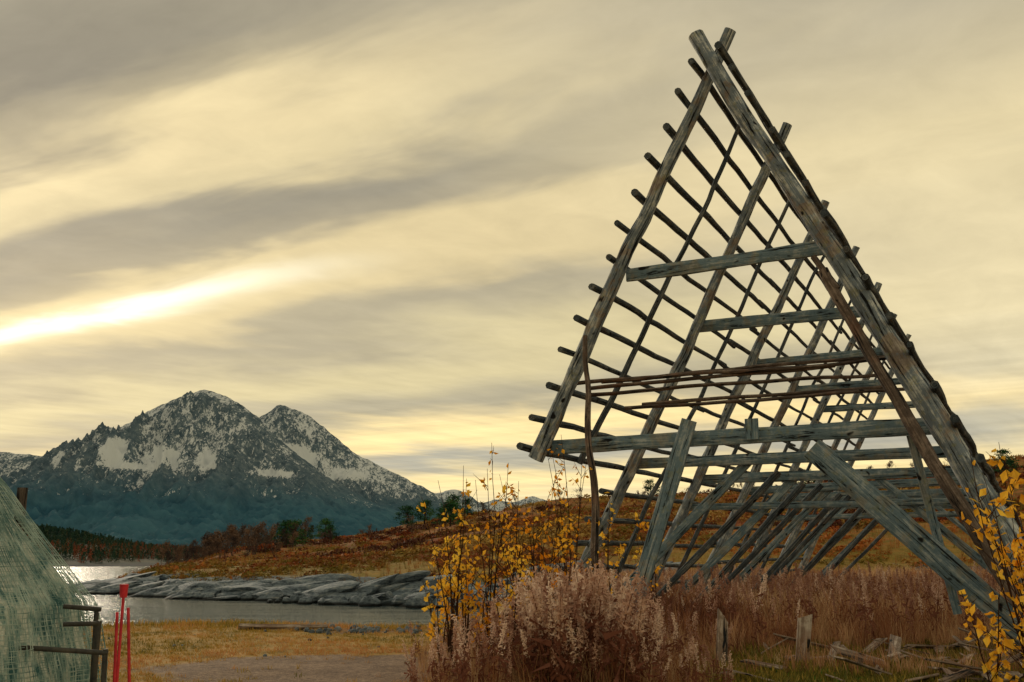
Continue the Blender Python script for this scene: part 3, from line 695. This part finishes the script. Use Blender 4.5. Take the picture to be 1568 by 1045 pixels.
stops=[(-.4,(152,144,122)),(.06,(128,121,104)),(.18,(156,145,118)),(.34,(216,197,150)),(.46,(204,187,143)),(.60,(143,135,115)),(.72,(152,142,118)),(.84,(206,187,141)),(.98,(206,187,141)),(1.14,(166,155,127)),(1.45,(202,187,142)),(1.70,(166,156,129)),(1.98,(238,212,150)),(2.2,(164,159,142)),(2.5,(236,212,152)),(3.0,(214,197,156))]
band=n.ramp(n.m('DIVIDE',n.m('ADD',Lw,.5),3.7),[(st(l),lin(*c)) for l,c in stops],'EASE')
calm=n.ramp(n.m('ADD',Z_,n.m('MULTIPLY',n.m('SUBTRACT',n1,.5),.25)),[(.0,lin(206,194,160)),(.10,lin(194,184,154)),(.2,lin(218,202,160)),(.36,lin(210,194,152)),(.5,lin(172,162,137)),(.8,lin(148,141,122))])
wgt=n.mr(uu,.4,1.9,.08,1.0); wgt=n.m('MAXIMUM',wgt,n.m('MULTIPLY',n.mr(L,1.7,2.0),.6))
col=n.mix(wgt,calm,band)
mot=n.m('ADD',.74,n.m('ADD',n.m('MULTIPLY',n3,.40),n.m('MULTIPLY',n2,.16)))
mot=n.m('MULTIPLY',mot,n.m('ADD',1.0,n.m('MULTIPLY',n.m('MULTIPLY',n.m('SUBTRACT',n4,.5),.6),n.mr(L,1.2,2.0))))
vm=n.n('ShaderNodeVectorMath',operation='SCALE');n.set(vm.inputs[0],col);n.set(vm.inputs['Scale'],mot)
dl=n.m('DIVIDE',n.m('SUBTRACT',n.m('ADD',L,n.m('MULTIPLY',n.m('SUBTRACT',n2,.5),.16)),.90),.042)
gl=n.m('EXPONENT',n.m('MULTIPLY',n.m('MULTIPLY',dl,dl),-1.0)); gl=n.m('MULTIPLY',gl,n.mr(uu,2.0,3.6))
dl2=n.m('DIVIDE',n.m('SUBTRACT',L,.88),.13);g2=n.m('MULTIPLY',n.m('EXPONENT',n.m('MULTIPLY',n.m('MULTIPLY',dl2,dl2),-1.0)),n.mr(uu,1.8,4.0))
c2=n.mix(n.m('MULTIPLY',g2,.35),vm.outputs[0],lin(255,230,166))
c3=n.mix(gl,c2,(1.15,1.08,.84,1))
below=n.mix(n.mr(Z_,-.02,.0),(.12,.11,.09,1),c3)
ten=n.n('ShaderNodeVectorMath',operation='SCALE');n.set(ten.inputs[0],below);ten.inputs['Scale'].default_value=12.6
sky=n.n('ShaderNodeTexSky');sky.sky_type='NISHITA';sky.sun_disc=False;sky.sun_elevation=math.radians(16);sky.sun_rotation=math.radians(-30)
fin=n.mix(.95,sky.outputs[0],ten.outputs[0])
bg=n.n('ShaderNodeBackground');n.set(bg.inputs[0],fin);bg.inputs[1].default_value=.1
o=n.n('ShaderNodeOutputWorld');n.set(o.inputs[0],bg.outputs[0])

sd=bpy.data.lights.new('sun','SUN');sd.energy=1.5;sd.angle=math.radians(12);sd.color=(1,.86,.66)
so=bpy.data.objects.new('sun',sd);link(so);el,az=math.radians(16),math.radians(-30)
so.rotation_mode='QUATERNION';so.rotation_quaternion=Vector((math.sin(az)*math.cos(el),math.cos(az)*math.cos(el),math.sin(el))).to_track_quat('Z','Y')

cd=bpy.data.cameras.new('camera');cam=bpy.data.objects.new('camera',cd);link(cam)
cd.sensor_width=36;cd.lens=34.44;cd.clip_start=.1;cd.clip_end=40000
cam.location=(0,0,1.6);cam.rotation_euler=(math.radians(90+11.95),0,0);scene.camera=cam
